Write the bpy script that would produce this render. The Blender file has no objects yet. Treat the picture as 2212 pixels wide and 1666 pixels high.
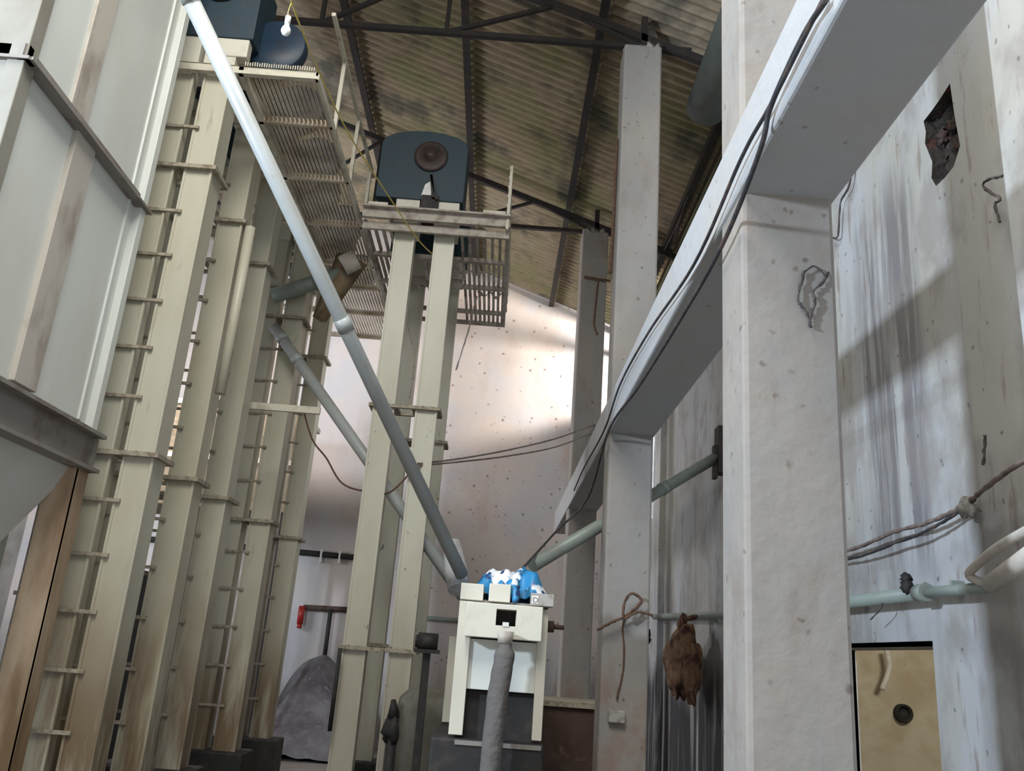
import bpy, math, random
from mathutils import Vector, Matrix, noise
random.seed(7)
S = bpy.context.scene
COL = S.collection
H = 1.75                      # camera height above the floor; heights below are given relative to it
# ---------------------------------------------------------------- camera
FPX = 1845.0
_d = Vector((-51, -580, -FPX)).normalized()
_u = Vector((439, 5833, -FPX)); _u = (_u - _d*_u.dot(_d)).normalized()
_r = _d.cross(_u)
R3 = Matrix((_r, _d, _u))
cd = bpy.data.cameras.new('camera'); cam = bpy.data.objects.new('camera', cd); COL.objects.link(cam)
cd.sensor_fit = 'HORIZONTAL'; cd.sensor_width = 36; cd.lens = 36*FPX/2212; cd.clip_start = .05; cd.clip_end = 200
cam.matrix_world = Matrix.Translation((0, 0, H)) @ R3.to_4x4()
S.camera = cam
# ---------------------------------------------------------------- light
S.view_settings.view_transform = 'Standard'; S.view_settings.look = 'None'
S.view_settings.gamma = 1; S.view_settings.use_curve_mapping = False
S.view_settings.exposure = 0.08
w = bpy.data.worlds.new('sky'); S.world = w; w.use_nodes = True
bg = w.node_tree.nodes['Background']; bg.inputs[0].default_value = (.80, .88, 1, 1); bg.inputs[1].default_value = .5

def area(name, loc, target, sx, sy, power, color, spread=180):
    l = bpy.data.lights.new(name, 'AREA'); l.shape = 'RECTANGLE'; l.size = sx; l.size_y = sy
    l.energy = power; l.color = color; l.spread = math.radians(spread)
    o = bpy.data.objects.new(name, l); COL.objects.link(o)
    p = Vector((loc[0], loc[1], loc[2]+H)); t = Vector((target[0], target[1], target[2]+H))
    o.location = p; o.rotation_euler = (t-p).to_track_quat('-Z', 'Y').to_euler()
    return o
area('daylight_roof_gap', (-1.2, 1.3, 6.75), (-1.3, 2.6, 0), 2.9, 3.8, 540, (1, .99, .93))
area('fill_low_uplight', (-1.0, -4.5, -.1), (-1.0, 8, 5.5), 6, 2.6, 75, (1, .96, .88))  # added low fill lamp aimed upward to brighten roof and walkway underside
area('daylight_left_window', (-6.8, .2, 3.1), (2.5, 7.0, 1.6), .6, .6, 860, (.72, .85, 1))
area('daylight_eave_opening', (4.3, 14.0, 5.75), (0.6, 16.6, 5.7), 1.2, .35, 600, (1, .92, .83))
area('fill_rear_left', (-6.0, 12.2, 5.0), (-.5, 16.6, 1.8), 1.4, 1.4, 250, (.95, .93, .95))  # added fill lamp inside the hall, at no window, to lift the far wall
area('daylight_window_left_rear', (-8.75, 11.25, 2.1), (-1, 16.0, 1.0), 2.2, 1.9, 260, (.86, .92, 1))
area('daylight_side_room', (3.6, 4.4, 1.3), (3.8, 7.4, -.4), .9, .6, 36, (1, .92, .76))
area('daylight_rear_right', (3.1, 13.75, 3.2), (-1.0, 9.5, 2.6), .8, 1.6, 260, (.9, .96, 1))

# ---------------------------------------------------------------- pixel helper (photo pixel + one known coordinate -> point)
def at(x, y, X=None, Y=None, Z=None):
    v = R3 @ Vector((x-1106, -(y-833), -FPX))
    t = X/v.x if X is not None else (Y/v.y if Y is not None else Z/v.z)
    return v*t
# ---------------------------------------------------------------- materials
def mat(name, base, rough=.7, layers=(), metal=0.0, bump=0, bscale=20, emit=None):
    m = bpy.data.materials.new(name); m.use_nodes = True
    nt = m.node_tree; N = nt.nodes; L = nt.links
    b = N['Principled BSDF']; b.inputs['Roughness'].default_value = rough; b.inputs['Metallic'].default_value = metal
    geo = N.new('ShaderNodeNewGeometry')
    rgb = N.new('ShaderNodeRGB'); rgb.outputs[0].default_value = (*base, 1); cur = rgb.outputs[0]
    for ly in layers:
        mp = N.new('ShaderNodeMapping'); L.new(geo.outputs['Position'], mp.inputs['Vector'])
        mp.inputs['Scale'].default_value = ly.get('stretch', (1, 1, 1)); mp.inputs['Location'].default_value = ly.get('off', (3.1, 1.7, 5.3))
        if ly.get('kind') == 'spots':
            t = N.new('ShaderNodeTexVoronoi'); t.inputs['Scale'].default_value = ly['scale']; t.inputs['Randomness'].default_value = 1
            nn = N.new('ShaderNodeTexNoise'); nn.inputs['Scale'].default_value = ly['scale']*2.2
            L.new(geo.outputs['Position'], nn.inputs['Vector'])
            ad = N.new('ShaderNodeMixRGB'); ad.inputs[0].default_value = .05
            L.new(mp.outputs[0], ad.inputs[1]); L.new(nn.outputs['Color'], ad.inputs[2]); L.new(ad.outputs[0], t.inputs['Vector'])
            src = t.outputs['Distance']
        else:
            t = N.new('ShaderNodeTexNoise'); t.inputs['Scale'].default_value = ly['scale']; t.inputs['Detail'].default_value = ly.get('detail', 5)
            t.inputs['Roughness'].default_value = .6
            L.new(mp.outputs[0], t.inputs['Vector']); src = t.outputs['Fac']
        mr = N.new('ShaderNodeMapRange'); L.new(src, mr.inputs[0])
        mr.inputs[1].default_value = ly['lo']; mr.inputs[2].default_value = ly['hi']
        if ly['lo'] > ly['hi']:
            mr.inputs[1].default_value = ly['hi']; mr.inputs[2].default_value = ly['lo']; mr.inputs[3].default_value = 1; mr.inputs[4].default_value = 0
        fac = mr.outputs[0]
        for rng in ly.get('ranges', ()):     # (axis, from, to) fades the layer in along a world axis
            sp = N.new('ShaderNodeSeparateXYZ'); L.new(geo.outputs['Position'], sp.inputs[0])
            wob = N.new('ShaderNodeTexNoise'); wob.inputs['Scale'].default_value = 1.3; L.new(geo.outputs['Position'], wob.inputs['Vector'])
            ma = N.new('ShaderNodeMath'); ma.operation = 'MULTIPLY_ADD'; L.new(wob.outputs['Fac'], ma.inputs[0]); ma.inputs[1].default_value = ly.get('wob', 1.0); L.new(sp.outputs['XYZ'.index(rng[0])], ma.inputs[2])
            q = N.new('ShaderNodeMapRange'); q.interpolation_type = 'SMOOTHSTEP'; L.new(ma.outputs[0], q.inputs[0])
            a, c = rng[1], rng[2]
            o5 = ly.get('wob', 1.0)*.5
            if a < c: q.inputs[1].default_value = a+o5; q.inputs[2].default_value = c+o5
            else: q.inputs[1].default_value = c+o5; q.inputs[2].default_value = a+o5; q.inputs[3].default_value = 1; q.inputs[4].default_value = 0
            mu = N.new('ShaderNodeMath'); mu.operation = 'MULTIPLY'; L.new(fac, mu.inputs[0]); L.new(q.outputs[0], mu.inputs[1]); fac = mu.outputs[0]
        st = N.new('ShaderNodeMath'); st.operation = 'MULTIPLY'; L.new(fac, st.inputs[0]); st.inputs[1].default_value = ly.get('amt', 1)
        mx = N.new('ShaderNodeMixRGB'); L.new(st.outputs[0], mx.inputs[0]); L.new(cur, mx.inputs[1]); mx.inputs[2].default_value = (*ly['c'], 1)
        cur = mx.outputs[0]
    L.new(cur, b.inputs['Base Color'])
    if bump:
        t = N.new('ShaderNodeTexNoise'); t.inputs['Scale'].default_value = bscale; t.inputs['Detail'].default_value = 4
        L.new(geo.outputs['Position'], t.inputs['Vector'])
        bp = N.new('ShaderNodeBump'); bp.inputs['Strength'].default_value = bump; bp.inputs['Distance'].default_value = .02
        L.new(t.outputs['Fac'], bp.inputs['Height']); L.new(bp.outputs[0], b.inputs['Normal'])
    if emit:
        b.inputs['Emission Color'].default_value = (*emit[:3], 1); b.inputs['Emission Strength'].default_value = emit[3]
    return m
RUST = (.16, .075, .03)
M = {}
FOOT = dict(c=(.15, .095, .045), scale=1.2, lo=.36, hi=.54, stretch=(3.5, 2.5, .5), ranges=[('Z', 2.5, .9)], amt=.9, wob=1.0)
M['cream'] = mat('cream_paint', (.52, .50, .405), .45, [
    dict(c=(.42, .37, .26), scale=.9, lo=.42, hi=.7, stretch=(2, 2, .6), amt=.7),
    dict(c=(.26, .20, .12), scale=7, lo=.62, hi=.78, stretch=(2, 2, .4), amt=.5), FOOT])
M['cream_chip'] = mat('chipped_cream_paint', (.56, .54, .445), .45, [
    dict(c=(.42, .39, .30), scale=.9, lo=.42, hi=.7, stretch=(2, 2, .6), amt=.7),
    dict(c=(.07, .07, .06), scale=11, lo=.66, hi=.70, stretch=(1, 1, .8), amt=.85, off=(2, 7, 1), ranges=[('Z', 4.4, 4.0)], wob=.3), dict(FOOT, amt=.35)])
M['cream_head'] = mat('cream_machine_paint', (.60, .57, .48), .5, [
    dict(c=(.33, .27, .18), scale=5, lo=.58, hi=.8, stretch=(1, 1, .5), amt=.6)])
M['pale'] = mat('pale_metal_paint', (.62, .64, .60), .4, [
    dict(c=(.45, .42, .36), scale=1.1, lo=.45, hi=.72, stretch=(1, 1, .5), amt=.5),
    dict(c=(.3, .25, .2), scale=9, lo=.68, hi=.8, stretch=(1, 1, .35), amt=.5)])
M['bin_rib'] = mat('bin_rib_paint', (.46, .42, .37), .55, [
    dict(c=(.20, .15, .11), scale=4, lo=.52, hi=.7, stretch=(1, 1, .4), amt=.7)])
M['bin_front'] = mat('shaded_front_paint', (.24, .225, .19), .6, [dict(c=(.16, .14, .11), scale=2, lo=.45, hi=.7, amt=.7)])  # beige front paint, colour darkened to stand in for shade on that face
M['bin_dark'] = mat('bin_grimy_steel', (.22, .20, .18), .6, [dict(c=(.11, .07, .05), scale=5, lo=.5, hi=.7, amt=.7)])
M['bin_post'] = mat('bin_leg_paint', (.44, .34, .24), .5, [
    dict(c=(.22, .12, .06), scale=2.2, lo=.40, hi=.62, stretch=(2, 2, .5), amt=.8), FOOT])
M['flange'] = mat('dusty_flange', (.36, .32, .25), .8, [dict(c=(.16, .12, .08), scale=22, lo=.45, hi=.65, amt=.8)])
M['grate'] = mat('grating_paint', (.60, .52, .41), .7, [dict(c=(.30, .23, .16), scale=3, lo=.42, hi=.65, amt=.8)])
M['frame'] = mat('platform_frame_paint', (.56, .52, .42), .55, [dict(c=(.26, .21, .15), scale=6, lo=.5, hi=.72, amt=.7)])
M['dustyframe'] = mat('dusty_platform_paint', (.42, .38, .33), .8, [dict(c=(.20, .14, .11), scale=9, lo=.45, hi=.7, amt=.8)], bump=.6)
M['concrete'] = mat('limewashed_concrete', (.275, .262, .248), .85, [
    dict(c=(.33, .29, .25), scale=1.3, lo=.40, hi=.66, stretch=(1.4, 1.4, .8), amt=.8),
    dict(c=(.27, .23, .20), scale=5, lo=.52, hi=.72, amt=.5),
    dict(c=(.20, .16, .13), scale=9, lo=.66, hi=.76, amt=.6),
    dict(c=(.22, .18, .15), scale=2.6, lo=.56, hi=.70, stretch=(1.5, 1.5, .6), amt=.6, off=(8, 3, 2)),
    dict(kind='spots', c=(.16, .12, .10), scale=9, lo=.14, hi=.06, amt=.75),
    dict(kind='spots', c=(.12, .09, .08), scale=4.5, lo=.09, hi=.04, amt=.75),
    dict(c=(.24, .13, .08), scale=2.0, lo=.46, hi=.6, ranges=[('Z', 1.75, 1.2), ('Y', 6.0, 7.0)], amt=.55)], bump=.35, bscale=9)
M['beam'] = mat('whitewashed_beam', (.40, .405, .415), .8, [
    dict(c=(.42, .39, .35), scale=1.6, lo=.45, hi=.7, amt=.6),
    dict(kind='spots', c=(.2, .17, .15), scale=6, lo=.09, hi=.05, amt=.6)], bump=.35, bscale=9)
M['wall_end'] = mat('far_wall_limewash', (.60, .53, .49), .9, [
    dict(c=(.50, .50, .52), scale=.55, lo=.45, hi=.6, amt=.8),
    dict(c=(.40, .30, .25), scale=.8, lo=.50, hi=.72, stretch=(1, 1, .5), amt=.7, off=(9, 2, 1)),
    dict(kind='spots', c=(.15, .11, .10), scale=5.0, lo=.17, hi=.05, amt=.8, ranges=[('X', -3.0, -.6)]),
    dict(kind='spots', c=(.20, .14, .12), scale=9, lo=.17, hi=.06, amt=.7, ranges=[('X', -2.2, -.6), ('Z', 7.2, 5.2)]),
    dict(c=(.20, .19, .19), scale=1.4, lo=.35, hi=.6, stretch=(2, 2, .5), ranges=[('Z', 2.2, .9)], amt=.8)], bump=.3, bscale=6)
M['wall_right'] = mat('streaked_limewash', (.43, .44, .455), .9, [
    dict(c=(.40, .38, .33), scale=1.1, lo=.44, hi=.6, stretch=(1, 1, .35), amt=.75),
    dict(c=(.20, .19, .18), scale=2.6, lo=.52, hi=.64, stretch=(1, 1.6, .14), amt=.4, ranges=[('Z', 5.4, 4.4)]),
    dict(c=(.12, .11, .12), scale=4.2, lo=.40, hi=.56, stretch=(1, 2.2, .16), amt=.75, ranges=[('Z', 5.3, 4.7), ('Z', 2.3, 2.7), ('Y', 4.75, 5.0), ('Y', 5.8, 5.55)], wob=.25),
    dict(c=(.22, .17, .15), scale=7, lo=.60, hi=.70, stretch=(1, 1.6, .25), amt=.7),
    dict(c=(.26, .235, .22), scale=2.2, lo=.50, hi=.62, amt=.6, off=(1, 6, 4), stretch=(1, 1, .7)),
    dict(kind='spots', c=(.10, .09, .09), scale=8, lo=.13, hi=.05, amt=.7),
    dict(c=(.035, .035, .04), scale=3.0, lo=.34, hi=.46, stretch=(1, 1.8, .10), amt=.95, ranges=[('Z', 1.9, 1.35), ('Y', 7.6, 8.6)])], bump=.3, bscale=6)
M['plaster'] = mat('wall_plaster', (.45, .44, .42), .9, [dict(c=(.22, .2, .18), scale=1.2, lo=.4, hi=.65, amt=.8)])
M['cladding'] = mat('olive_cladding', (.17, .17, .09), .8, [dict(c=(.10, .09, .06), scale=4, lo=.4, hi=.65, stretch=(1, .4, 3), amt=.8)])
M['roof'] = mat('aged_corrugated_sheet', (.34, .262, .175), .85, [
    dict(c=(.23, .225, .10), scale=.55, lo=.46, hi=.6, amt=.8),
    dict(c=(.38, .32, .23), scale=1.1, lo=.52, hi=.72, stretch=(.6, 1, 1), amt=.7, off=(1, 8, 2)),
    dict(c=(.06, .06, .05), scale=1.3, lo=.53, hi=.66, stretch=(1, .8, 1), amt=.75, off=(5, 5, 0)),
    dict(c=(.13, .10, .07), scale=9, lo=.5, hi=.7, stretch=(.3, 2, 1), amt=.6)])
M['steel'] = mat('dark_truss_steel', (.022, .018, .016), .75, [dict(c=(.05, .028, .02), scale=5, lo=.5, hi=.7, amt=.8)])
M['floor'] = mat('dark_dusty_floor', (.17, .15, .13), .9, [dict(c=(.07, .055, .045), scale=2, lo=.45, hi=.7, amt=.7)], bump=.4)
M['blue'] = mat('dark_blue_enamel', (.013, .036, .052), .6, [dict(c=(.02, .035, .05), scale=3, lo=.45, hi=.65, amt=.8), dict(c=(.05, .07, .05), scale=8, lo=.6, hi=.75, amt=.5)])
M['guard'] = mat('navy_belt_guard', (.012, .03, .055), .5, [dict(c=(.02, .02, .03), scale=6, lo=.5, hi=.7)])
M['black'] = mat('sooty_black', (.015, .014, .014), .7, [dict(c=(.04, .03, .025), scale=9, lo=.5, hi=.7)])
M['hub'] = mat('greasy_hub', (.05, .03, .025), .6, [dict(c=(.02, .02, .02), scale=12, lo=.5, hi=.7)])
M['pipe'] = mat('grey_plastic_pipe', (.38, .40, .395), .4, [
    dict(c=(.30, .30, .28), scale=2.5, lo=.42, hi=.7, amt=.6), dict(c=(.26, .22, .17), scale=14, lo=.62, hi=.75, amt=.5)])
M['pipegreen'] = mat('grey_green_pipe', (.27, .32, .29), .4, [dict(c=(.17, .17, .15), scale=3, lo=.45, hi=.7, amt=.7)])
M['pvc'] = mat('white_conduit', (.62, .58, .52), .5, [dict(c=(.36, .27, .2), scale=6, lo=.45, hi=.7, amt=.7)])
M['duct'] = mat('dim_green_duct', (.12, .14, .12), .7, [dict(c=(.05, .06, .06), scale=1.6, lo=.4, hi=.65, amt=.8)])
M['cable'] = mat('black_cable', (.035, .035, .04), .7, [dict(c=(.10, .07, .06), scale=12, lo=.5, hi=.65)])
M['dustcable'] = mat('dusty_cable', (.22, .17, .15), .9, [dict(c=(.12, .09, .08), scale=20, lo=.45, hi=.65)])
M['rope'] = mat('brown_rope', (.13, .07, .045), .9, [dict(c=(.07, .04, .03), scale=20, lo=.45, hi=.65)])
M['yellow'] = mat('yellow_wire', (.55, .42, .10), .5, [dict(c=(.45, .4, .25), scale=9, lo=.5, hi=.7)])
M['bulb'] = mat('bulb_glass', (.85, .86, .82), .25, [dict(c=(.7, .7, .66), scale=20, lo=.5, hi=.7)])
M['web'] = mat('cobweb_dust', (.42, .38, .35), .95, [dict(c=(.25, .2, .18), scale=30, lo=.45, hi=.65)])
M['darkweb'] = mat('sooty_cobweb', (.06, .05, .05), .95, [dict(c=(.12, .10, .09), scale=30, lo=.45, hi=.65)])
M['rag'] = mat('brown_rag', (.16, .09, .05), .95, [dict(c=(.30, .20, .12), scale=6, lo=.52, hi=.7), dict(c=(.05, .015, .012), scale=5, lo=.5, hi=.62, off=(1, 9, 3))], bump=.8)
M['rubble'] = mat('broken_masonry', (.035, .028, .024), .95, [dict(c=(.16, .13, .11), scale=10, lo=.60, hi=.76), dict(c=(.09, .03, .02), scale=7, lo=.55, hi=.7)], bump=1)
M['sack'] = mat('blue_white_sack', (.02, .20, .42), .45, [dict(c=(.78, .80, .84), scale=5.5, lo=.54, hi=.57, detail=2),
    dict(c=(.30, .06, .05), scale=5, lo=.62, hi=.65, detail=2, off=(4, 4, 4)), dict(c=(.01, .04, .14), scale=8, lo=.60, hi=.63, detail=2, off=(8, 1, 4))])
M['sleeve'] = mat('grey_cloth_sleeve', (.12, .112, .105), .95, [dict(c=(.11, .10, .10), scale=6, lo=.45, hi=.65)], bump=.6)
M['chute'] = mat('clear_dusty_chute', (.50, .51, .53), .5, [dict(c=(.33, .32, .31), scale=9, lo=.45, hi=.65)])
M['tank'] = mat('olive_tank_paint', (.16, .155, .13), .6, [dict(c=(.09, .075, .045), scale=2.5, lo=.42, hi=.65)])
M['rusty'] = mat('rusty_sheet', (.085, .055, .042), .8, [dict(c=(.06, .03, .02), scale=4, lo=.42, hi=.65), dict(c=(.22, .15, .11), scale=7, lo=.6, hi=.75)])
M['red'] = mat('red_enamel', (.42, .02, .02), .4, [dict(c=(.2, .03, .02), scale=14, lo=.5, hi=.7)])
M['bluebox'] = mat('blue_plastic', (.05, .17, .38), .5, [dict(c=(.04, .12, .25), scale=6, lo=.5, hi=.7)])
M['switch'] = mat('grey_switchgear', (.36, .34, .31), .6, [dict(c=(.2, .17, .14), scale=14, lo=.5, hi=.7)])
M['white'] = mat('white_label', (.75, .74, .72), .6, [dict(c=(.6, .58, .55), scale=20, lo=.5, hi=.7)])
M['husk'] = mat('grey_husk_heap', (.15, .14, .145), 1, [dict(c=(.085, .07, .08), scale=3, lo=.42, hi=.62), dict(c=(.24, .23, .23), scale=6, lo=.58, hi=.75)], bump=1, bscale=14)
M['room'] = mat('yellow_distemper', (.60, .55, .44), .9, [dict(c=(.46, .39, .28), scale=2.6, lo=.45, hi=.6, amt=.8), dict(kind='spots', c=(.3, .22, .15), scale=9, lo=.08, hi=.04, amt=.7)])
M['brownfall'] = mat('brown_spout_paint', (.27, .20, .12), .7, [dict(c=(.13, .09, .05), scale=4, lo=.45, hi=.65)])

# ---------------------------------------------------------------- mesh builder
class MB:
    def __init__(s): s.v = []; s.f = []; s.smooth = set()
    def poly(s, pts, faces, smooth=False):
        n = len(s.v); s.v += [Vector(p) for p in pts]
        for f in faces:
            if smooth: s.smooth.add(len(s.f))
            s.f.append(tuple(n+i for i in f))
        return s
    def box(s, x0, x1, y0, y1, z0, z1):
        return s.poly([(x0,y0,z0),(x1,y0,z0),(x1,y1,z0),(x0,y1,z0),(x0,y0,z1),(x1,y0,z1),(x1,y1,z1),(x0,y1,z1)],
                      [(0,3,2,1),(4,5,6,7),(0,1,5,4),(1,2,6,5),(2,3,7,6),(3,0,4,7)])
    def hexa(s, b, t):     # bottom quad, top quad (both counter-clockwise seen from above)
        return s.poly(list(b)+list(t), [(0,3,2,1),(4,5,6,7),(0,1,5,4),(1,2,6,5),(2,3,7,6),(3,0,4,7)])
    def bar(s, a, b, w, h=None, up=(0,0,1)):
        h = h or w; a = Vector(a); b = Vector(b); d = (b-a).normalized(); up = Vector(up)
        if abs(d.dot(up)) > .98: up = Vector((0,1,0))
        sx = d.cross(up).normalized()*w/2; sz = sx.cross(d).normalized()*h/2
        P = [a-sx-sz, a+sx-sz, a+sx+sz, a-sx+sz, b-sx-sz, b+sx-sz, b+sx+sz, b-sx+sz]
        return s.poly(P, [(0,1,2,3),(7,6,5,4),(0,4,5,1),(1,5,6,2),(2,6,7,3),(3,7,4,0)])
    def tube(s, pts, r, seg=12, caps=True, jit=0):
        pts = [Vector(p) for p in pts]; rs = r if isinstance(r, (list, tuple)) else [r]*len(pts)
        n0 = len(s.v); prev = None
        for i, p in enumerate(pts):
            d = (pts[min(i+1, len(pts)-1)]-pts[max(i-1, 0)]).normalized()
            if prev is None:
                a = Vector((0,0,1)) if abs(d.z) < .9 else Vector((0,1,0)); sx = d.cross(a).normalized()
            else: sx = (prev-d*prev.dot(d)).normalized()
            prev = sx; sy = d.cross(sx)
            for k in range(seg):
                t = 2*math.pi*k/seg; rr = rs[i]*(1+jit*random.uniform(-1, 1))
                s.v.append(p+sx*math.cos(t)*rr+sy*math.sin(t)*rr)
        for i in range(len(pts)-1):
            for k in range(seg):
                s.smooth.add(len(s.f)); a = n0+i*seg; s.f.append((a+k, a+(k+1)%seg, a+seg+(k+1)%seg, a+seg+k))
        if caps:
            s.f.append(tuple(n0+k for k in reversed(range(seg)))); e = n0+(len(pts)-1)*seg; s.f.append(tuple(e+k for k in range(seg)))
        return s
    def prism_y(s, prof, y0, y1):     # profile in XZ extruded along Y
        n = len(prof)
        return s.poly([(x, y0, z) for x, z in prof]+[(x, y1, z) for x, z in prof],
                      [tuple(range(n)), tuple(reversed(range(n, 2*n)))]+[(i, i+n, (i+1)%n+n, (i+1)%n) for i in range(n)])
    def lathe(s, c, prof, seg=24, axis='Z'):
        n0 = len(s.v)
        for r, h in prof:
            for k in range(seg):
                t = 2*math.pi*k/seg; x, y = r*math.cos(t), r*math.sin(t)
                s.v.append(Vector(c)+(Vector((x, y, h)) if axis == 'Z' else Vector((x, h, y)) if axis == 'Y' else Vector((h, x, y))))
        for i in range(len(prof)-1):
            for k in range(seg):
                s.smooth.add(len(s.f)); a = n0+i*seg; s.f.append((a+k, a+(k+1)%seg, a+seg+(k+1)%seg, a+seg+k))
        s.f.append(tuple(n0+k for k in range(seg))); e = n0+(len(prof)-1)*seg; s.f.append(tuple(e+k for k in reversed(range(seg))))
        return s
    def blob(s, c, r, sc=(1,1,1), n=18, amp=.25, f=2.5, seed=0):
        n0 = len(s.v); m = n//2
        for i in range(m+1):
            for k in range(n):
                a = math.pi*i/m; t = 2*math.pi*k/n
                d = Vector((math.sin(a)*math.cos(t), math.sin(a)*math.sin(t), math.cos(a)))
                q = 1+amp*noise.noise(d*f+Vector((seed, seed*2.3, 0)))*2
                s.v.append(Vector(c)+Vector((d.x*sc[0], d.y*sc[1], d.z*sc[2]))*r*q)
        for i in range(m):
            for k in range(n):
                s.smooth.add(len(s.f)); a = n0+i*n; s.f.append((a+k, a+n+k, a+n+(k+1)%n, a+(k+1)%n))
        return s
    def build(s, name, m, parent=None, bevel=0, origin=None, sub=0):
        off = Vector((0, 0, H))
        if parent is None:
            if origin is None:
                lo = [min(v[i] for v in s.v) for i in range(3)]; hi = [max(v[i] for v in s.v) for i in range(3)]
                o = Vector(((lo[0]+hi[0])/2, (lo[1]+hi[1])/2, lo[2]))
            else: o = Vector(origin)
            base = o
        else:
            base = Vector(parent['_base'])
        me = bpy.data.meshes.new(name); me.from_pydata([v-base for v in s.v], [], s.f); me.update()
        for i in s.smooth: me.polygons[i].use_smooth = True
        import bmesh
        bm = bmesh.new(); bm.from_mesh(me); bmesh.ops.recalc_face_normals(bm, faces=bm.faces); bm.to_mesh(me); bm.free()
        me.materials.append(m if not isinstance(m, str) else M[m])
        ob = bpy.data.objects.new(name, me); COL.objects.link(ob)
        ob['_base'] = list(base)
        if parent is None: ob.location = base+off
        else: ob.parent = parent
        if bevel:
            b = ob.modifiers.new('bevel', 'BEVEL'); b.width = bevel; b.segments = 2; b.limit_method = 'ANGLE'
        if sub:
            b = ob.modifiers.new('sub', 'SUBSURF'); b.levels = sub; b.render_levels = sub
        return ob
def tag(o, label, cat, group=None):
    o['label'] = label; o['category'] = cat
    if group: o['group'] = group
    return o
def struct(o): o['kind'] = 'structure'; return o
def thing(name, label, cat, loc, group=None):
    o = bpy.data.objects.new(name, None); COL.objects.link(o); o.empty_display_size = .2
    o.location = Vector((loc[0], loc[1], loc[2]+H)); o['_base'] = list(loc)
    return tag(o, label, cat, group)
def smoothpath(pts, n=8):
    pts = [Vector(p) for p in pts]; out = []
    for i in range(len(pts)-1):
        p0 = pts[max(i-1, 0)]; p1 = pts[i]; p2 = pts[i+1]; p3 = pts[min(i+2, len(pts)-1)]
        for k in range(n):
            t = k/n; out.append(.5*((2*p1)+(p2-p0)*t+(2*p0-5*p1+4*p2-p3)*t*t+(3*p1-p0-3*p2+p3)*t**3))
    out.append(pts[-1]); return out
def boolean_cut(ob, cutters):
    dg = None
    for c in cutters:
        md = ob.modifiers.new('cut', 'BOOLEAN'); md.operation = 'DIFFERENCE'; md.object = c; md.solver = 'EXACT'
    bpy.context.view_layer.update(); dg = bpy.context.evaluated_depsgraph_get()
    me = bpy.data.meshes.new_from_object(ob.evaluated_get(dg)); ob.modifiers.clear(); ob.data = me
    for c in cutters: bpy.data.objects.remove(c, do_unlink=True)

# ================================================================ SETTING
FL = -H
YE = 16.6; XW = 2.5; XL = -9.0
struct(MB().box(XL-.3, 7, -3, YE+.3, FL-.2, FL).build('floor', 'floor'))
ROOF = lambda x: 7.46-.354*x if x > -5 else 7.46+1.77-.354*(-5-x)
# right wall with openings
wr = MB().box(XW, XW+.23, -2.5, YE, FL, 6.05).build('wall_right', 'wall_right'); struct(wr)
cut = []
cut.append(MB().box(XW-.2, XW+.5, 4.98, 6.62, FL-.1, .22).build('cutter', 'black'))
cut.append(MB().box(XW-.2, XW+.5, 13.35, 14.1, 2.3, 4.0).build('cutter', 'black'))
cut.append(MB().box(XW-.2, XW+.5, 14.6, 16.3, 5.07, 5.95).build('cutter', 'black'))
hole = [at(*p, X=XW) for p in [(2052,180),(2062,250),(2074,315),(2060,360),(2040,385),(2022,402),(2012,385),(2014,350),(1998,310),(2000,285),(1995,262),(2012,240),(2030,215)]]
n = len(hole)
hm = MB().poly([(XW-.1, p.y, p.z) for p in hole]+[(XW+.15, p.y, p.z) for p in hole], [tuple(range(n)), tuple(reversed(range(n, 2*n)))]+[(i, i+n, (i+1)%n+n, (i+1)%n) for i in range(n)])
cut.append(hm.build('cutter', 'black'))
ys_ = (min(p.y for p in hole)-.05, max(p.y for p in hole)+.05); zs_ = (min(p.z for p in hole)-.05, max(p.z for p in hole)+.05)
boolean_cut(wr, cut)
hc = sum(hole, Vector())/n
wr.data.materials.append(M['rubble'])
for f in wr.data.polygons:
    c = f.center+wr.location; c.z -= H
    if XW+.005 < c.x < XW+.19 and ys_[0] < c.y < ys_[1] and zs_[0] < c.z < zs_[1]: f.material_index = 1
rb = MB()
g = 22
ys = [min(p.y for p in hole)-.02, max(p.y for p in hole)+.02]; zs = [min(p.z for p in hole)-.02, max(p.z for p in hole)+.02]
for i in range(g+1):
    for j in range(g+1):
        y = ys[0]+(ys[1]-ys[0])*i/g; z = zs[0]+(zs[1]-zs[0])*j/g
        q = noise.noise(Vector((y*9, z*9, 1)))+.6*noise.noise(Vector((y*25, z*25, 4)))
        rb.v.append(Vector((XW+.10+.05*q, y, z)))
for i in range(g):
    for j in range(g):
        a = i*(g+1)+j; rb.f.append((a, a+1, a+g+2, a+g+1))
for k, (dy, dz) in enumerate([(-.02, .1), (.1, .1), (.14, -.08), (.06, -.3), (.17, .25)]):
    rb.blob((XW+.10, hc.y+dy, hc.z+dz), .045, amp=.6, f=4, seed=k, n=20)
r_ = rb.build('trim_1', 'rubble'); struct(r_)
# pilasters
for y0, y1, nm in ((3.3, 3.72, 'trim_2'), (8.15, 8.55, 'trim_3'), (12.78, 13.2, 'trim_4')):
    struct(MB().box(XW-.1, XW+.01, y0, y1, FL, 6.0).build(nm, 'wall_right', bevel=.01))
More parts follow.
